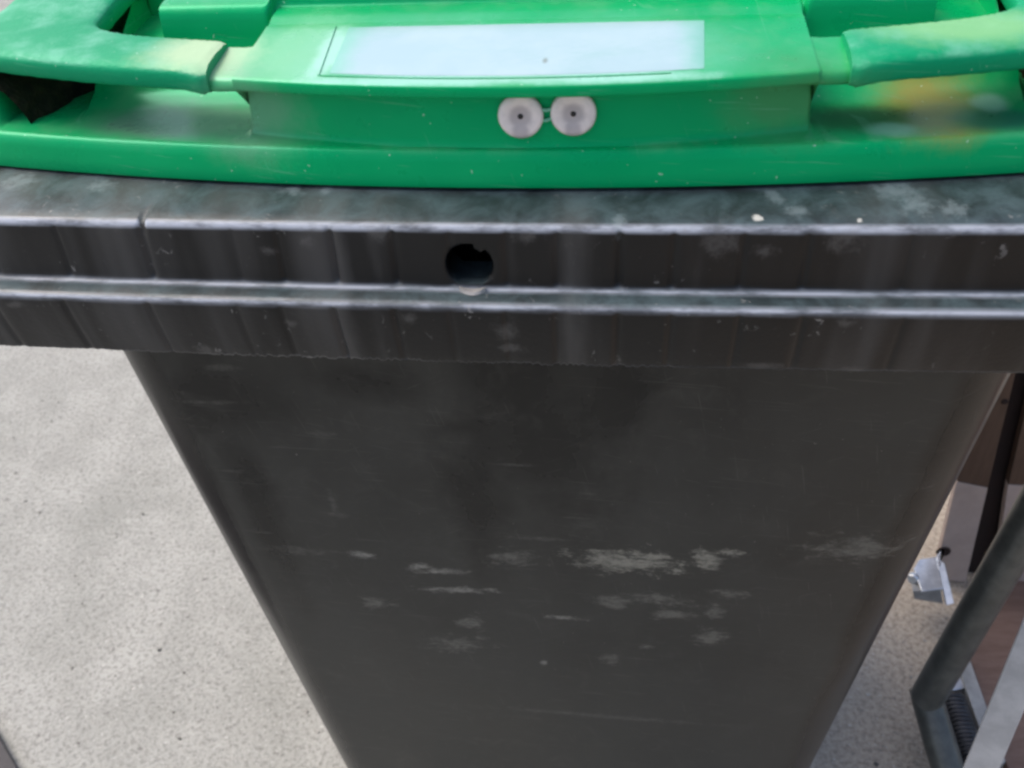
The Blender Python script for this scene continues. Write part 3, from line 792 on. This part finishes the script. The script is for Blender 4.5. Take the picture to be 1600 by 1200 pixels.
# zinc hinge bracket near the ground
q = MB()
zt = -H+.085
T = [atz(1428, 888, zt), atz(1436, 874, zt), atz(1462, 870, zt), atz(1474, 919, zt), atz(1440, 924, zt)]
q.prism(T, (0, 0, -.0035)); q.build('hinge_plate', M_zinc, FT, FO, True, 30, .0008)
q = MB()
T2 = [atz(1426, 924, zt-.006), atz(1470, 921, zt-.006), atz(1474, 944, zt-.03), atz(1428, 936, zt-.03)]
q.prism(T2, (.004, .03, -.002)); q.build('hinge_block', M_rail, FT, FO, True, 30, .001)
q = MB()
T3 = [atz(1463, 871, zt+.001), atz(1476, 880, zt+.001), atz(1491, 943, zt-.02), atz(1479, 946, zt-.02)]
q.prism(T3, (.0, .004, -.003)); q.prism([T[2], T[3]*.5+T[2]*.5, (T[3]*.5+T[2]*.5)*[1, 0, 1]+[.016, YP+.004, 0], T[2]*[1, 0, 1]+[.018, YP+.004, 0]], (0, 0, -.004)); q.build('hinge_arm', M_zinc, FT, FO, True, 30, .0008)
q = MB(); c = atz(1427, 902, zt-.004); q.lathe(c, (-.5, -1, .4), [(.0001, .008), (.006, .008), (.008, .006), (.0085, 0), (.0001, 0)], 16); q.build('hinge_bolt', M_zinc, FT, FO)
# grey tube leg, bent outwards near the ground
dT = 1.03
def at_d(px, py, d): return C0 + ray(px, py)*d
pb = atz(1447, 1092, -H+.095)
ptop = at_d(1660, 722, float(np.linalg.norm(pb-C0))*.80)
pc = atz(1492, 1235, -H+.025)
q = MB(); q.tube([ptop + (ptop-pb)*.25, ptop, pb*.5+ptop*.5, pb*.97+ptop*.03, pb], [.0205, .0205, .0205, .0205, .0195], 24); q.build('leg', M_tube, FT, FO, True, 50)
q = MB(); n_ = pc-pb; q.tube([pb-n_*.12+np.array([.003, .004, -.004]), pb+n_*.05+np.array([.003, .003, -.004]), pb+n_*.5, pc], [.0185, .0200, .0205, .0205], 20); q.build('leg_foot', M_tube, FT, FO, True, 50)
# steel rail lying on the ground with a dark coil spring in it
q = MB()
R1 = [atz(1478, 1030, -H+.02), atz(1514, 1026, -H+.02), atz(1570, 1215, -H+.02), atz(1545, 1225, -H+.02)]
q.prism([atz(1497, 1040, -H+.03), atz(1513, 1022, -H+.03), atz(1572, 1190, -H+.03), atz(1552, 1200, -H+.03)], (0, 0, -.026)); q.build('rail', M_rail, FT, FO, True, 30, .001)
q = MB()
q.prism([atz(1480, 1062, -H+.026), atz(1508, 1056, -H+.026), atz(1512, 1074, -H+.026), atz(1482, 1080, -H+.026)], (0, 0, -.02)); q.build('rail_end', M_zinc, FT, FO, True, 30, .001)
q = MB()
s0, s1 = atz(1486, 1090, -H+.028), atz(1524, 1200, -H+.028)
ax_ = (s1-s0)/np.linalg.norm(s1-s0); ua = np.cross(ax_, [0, 0, 1]); ua /= np.linalg.norm(ua); ub = np.cross(ax_, ua)
pts = []
for k in range(260):
    u = k/259; th = u*2*math.pi*17; pts.append(s0+(s1-s0)*u+.0150*(math.cos(th)*ua+math.sin(th)*ub))
q.tube(pts, .0036, 8); q.tube([s0, s1], .0125, 12); q.build('spring', M_spring, FT, FO, True, 60)

# reddish brown board flat on the ground under the tubes
zb = -H+.016
q = MB(); q.prism([atz(1511, 1010, zb), atz(1545, 1124, zb), atz(1600, 1260, zb), atz(1600, 1260, zb)+np.array([.75, .05, 0]), atz(1560, 900, zb)+np.array([.95, 0, 0]), atz(1560, 900, zb)], (0, 0, -.014))  # unseen right part lengthened to give the bin's corner a dark reflection
o = q.build('board', M_redbrown, None, None, True, 30, .001)
o['label'] = 'reddish brown board lying flat on the concrete beneath the grey tube leg'; o['category'] = 'board'
# pale flat bar in the bottom right corner
p2 = at_d(1536, 1192, 1.0); p1 = at_d(1622, 985, .93)
d_ = (p2-p1)/np.linalg.norm(p2-p1)
pe = p2 + d_*((-H+.001-p2[2])/d_[2]) if d_[2] < -.05 else p2
pt = p1 - d_*.35
side = np.cross(d_, ray(1560, 1120)); side /= np.linalg.norm(side); nn = np.cross(d_, side)
q = MB()
q.prism([pt+side*.0135-nn*.005, pt-side*.0135-nn*.005, pe-side*.0135-nn*.005, pe+side*.0135-nn*.005], nn*.010)
o = q.build('flat_bar', M_pale, None, None, True, 30, .0012)
o['label'] = 'pale grey flat bar slanting up in front of the reddish board'; o['category'] = 'bar'
# dark mat at the left, only its corner is seen
zm = -H+.012
e1, e2 = atz(0, 1153, zm), atz(27, 1200, zm); dd = (e2-e1)
q = MB(); a = e1-dd*4; b = e2+dd*4; nv = np.array([-dd[1], dd[0], 0])
nv = -nv/np.linalg.norm(nv)*.4
if nv[0] > 0: nv = -nv
q.prism([a, b, b+nv, a+nv], (0, 0, -.011))
o = q.build('floor_mat', M_mat, None, None, True, 30, .002)
o['label'] = 'dark grey rubber mat lying on the pale concrete at the far left'; o['category'] = 'mat'
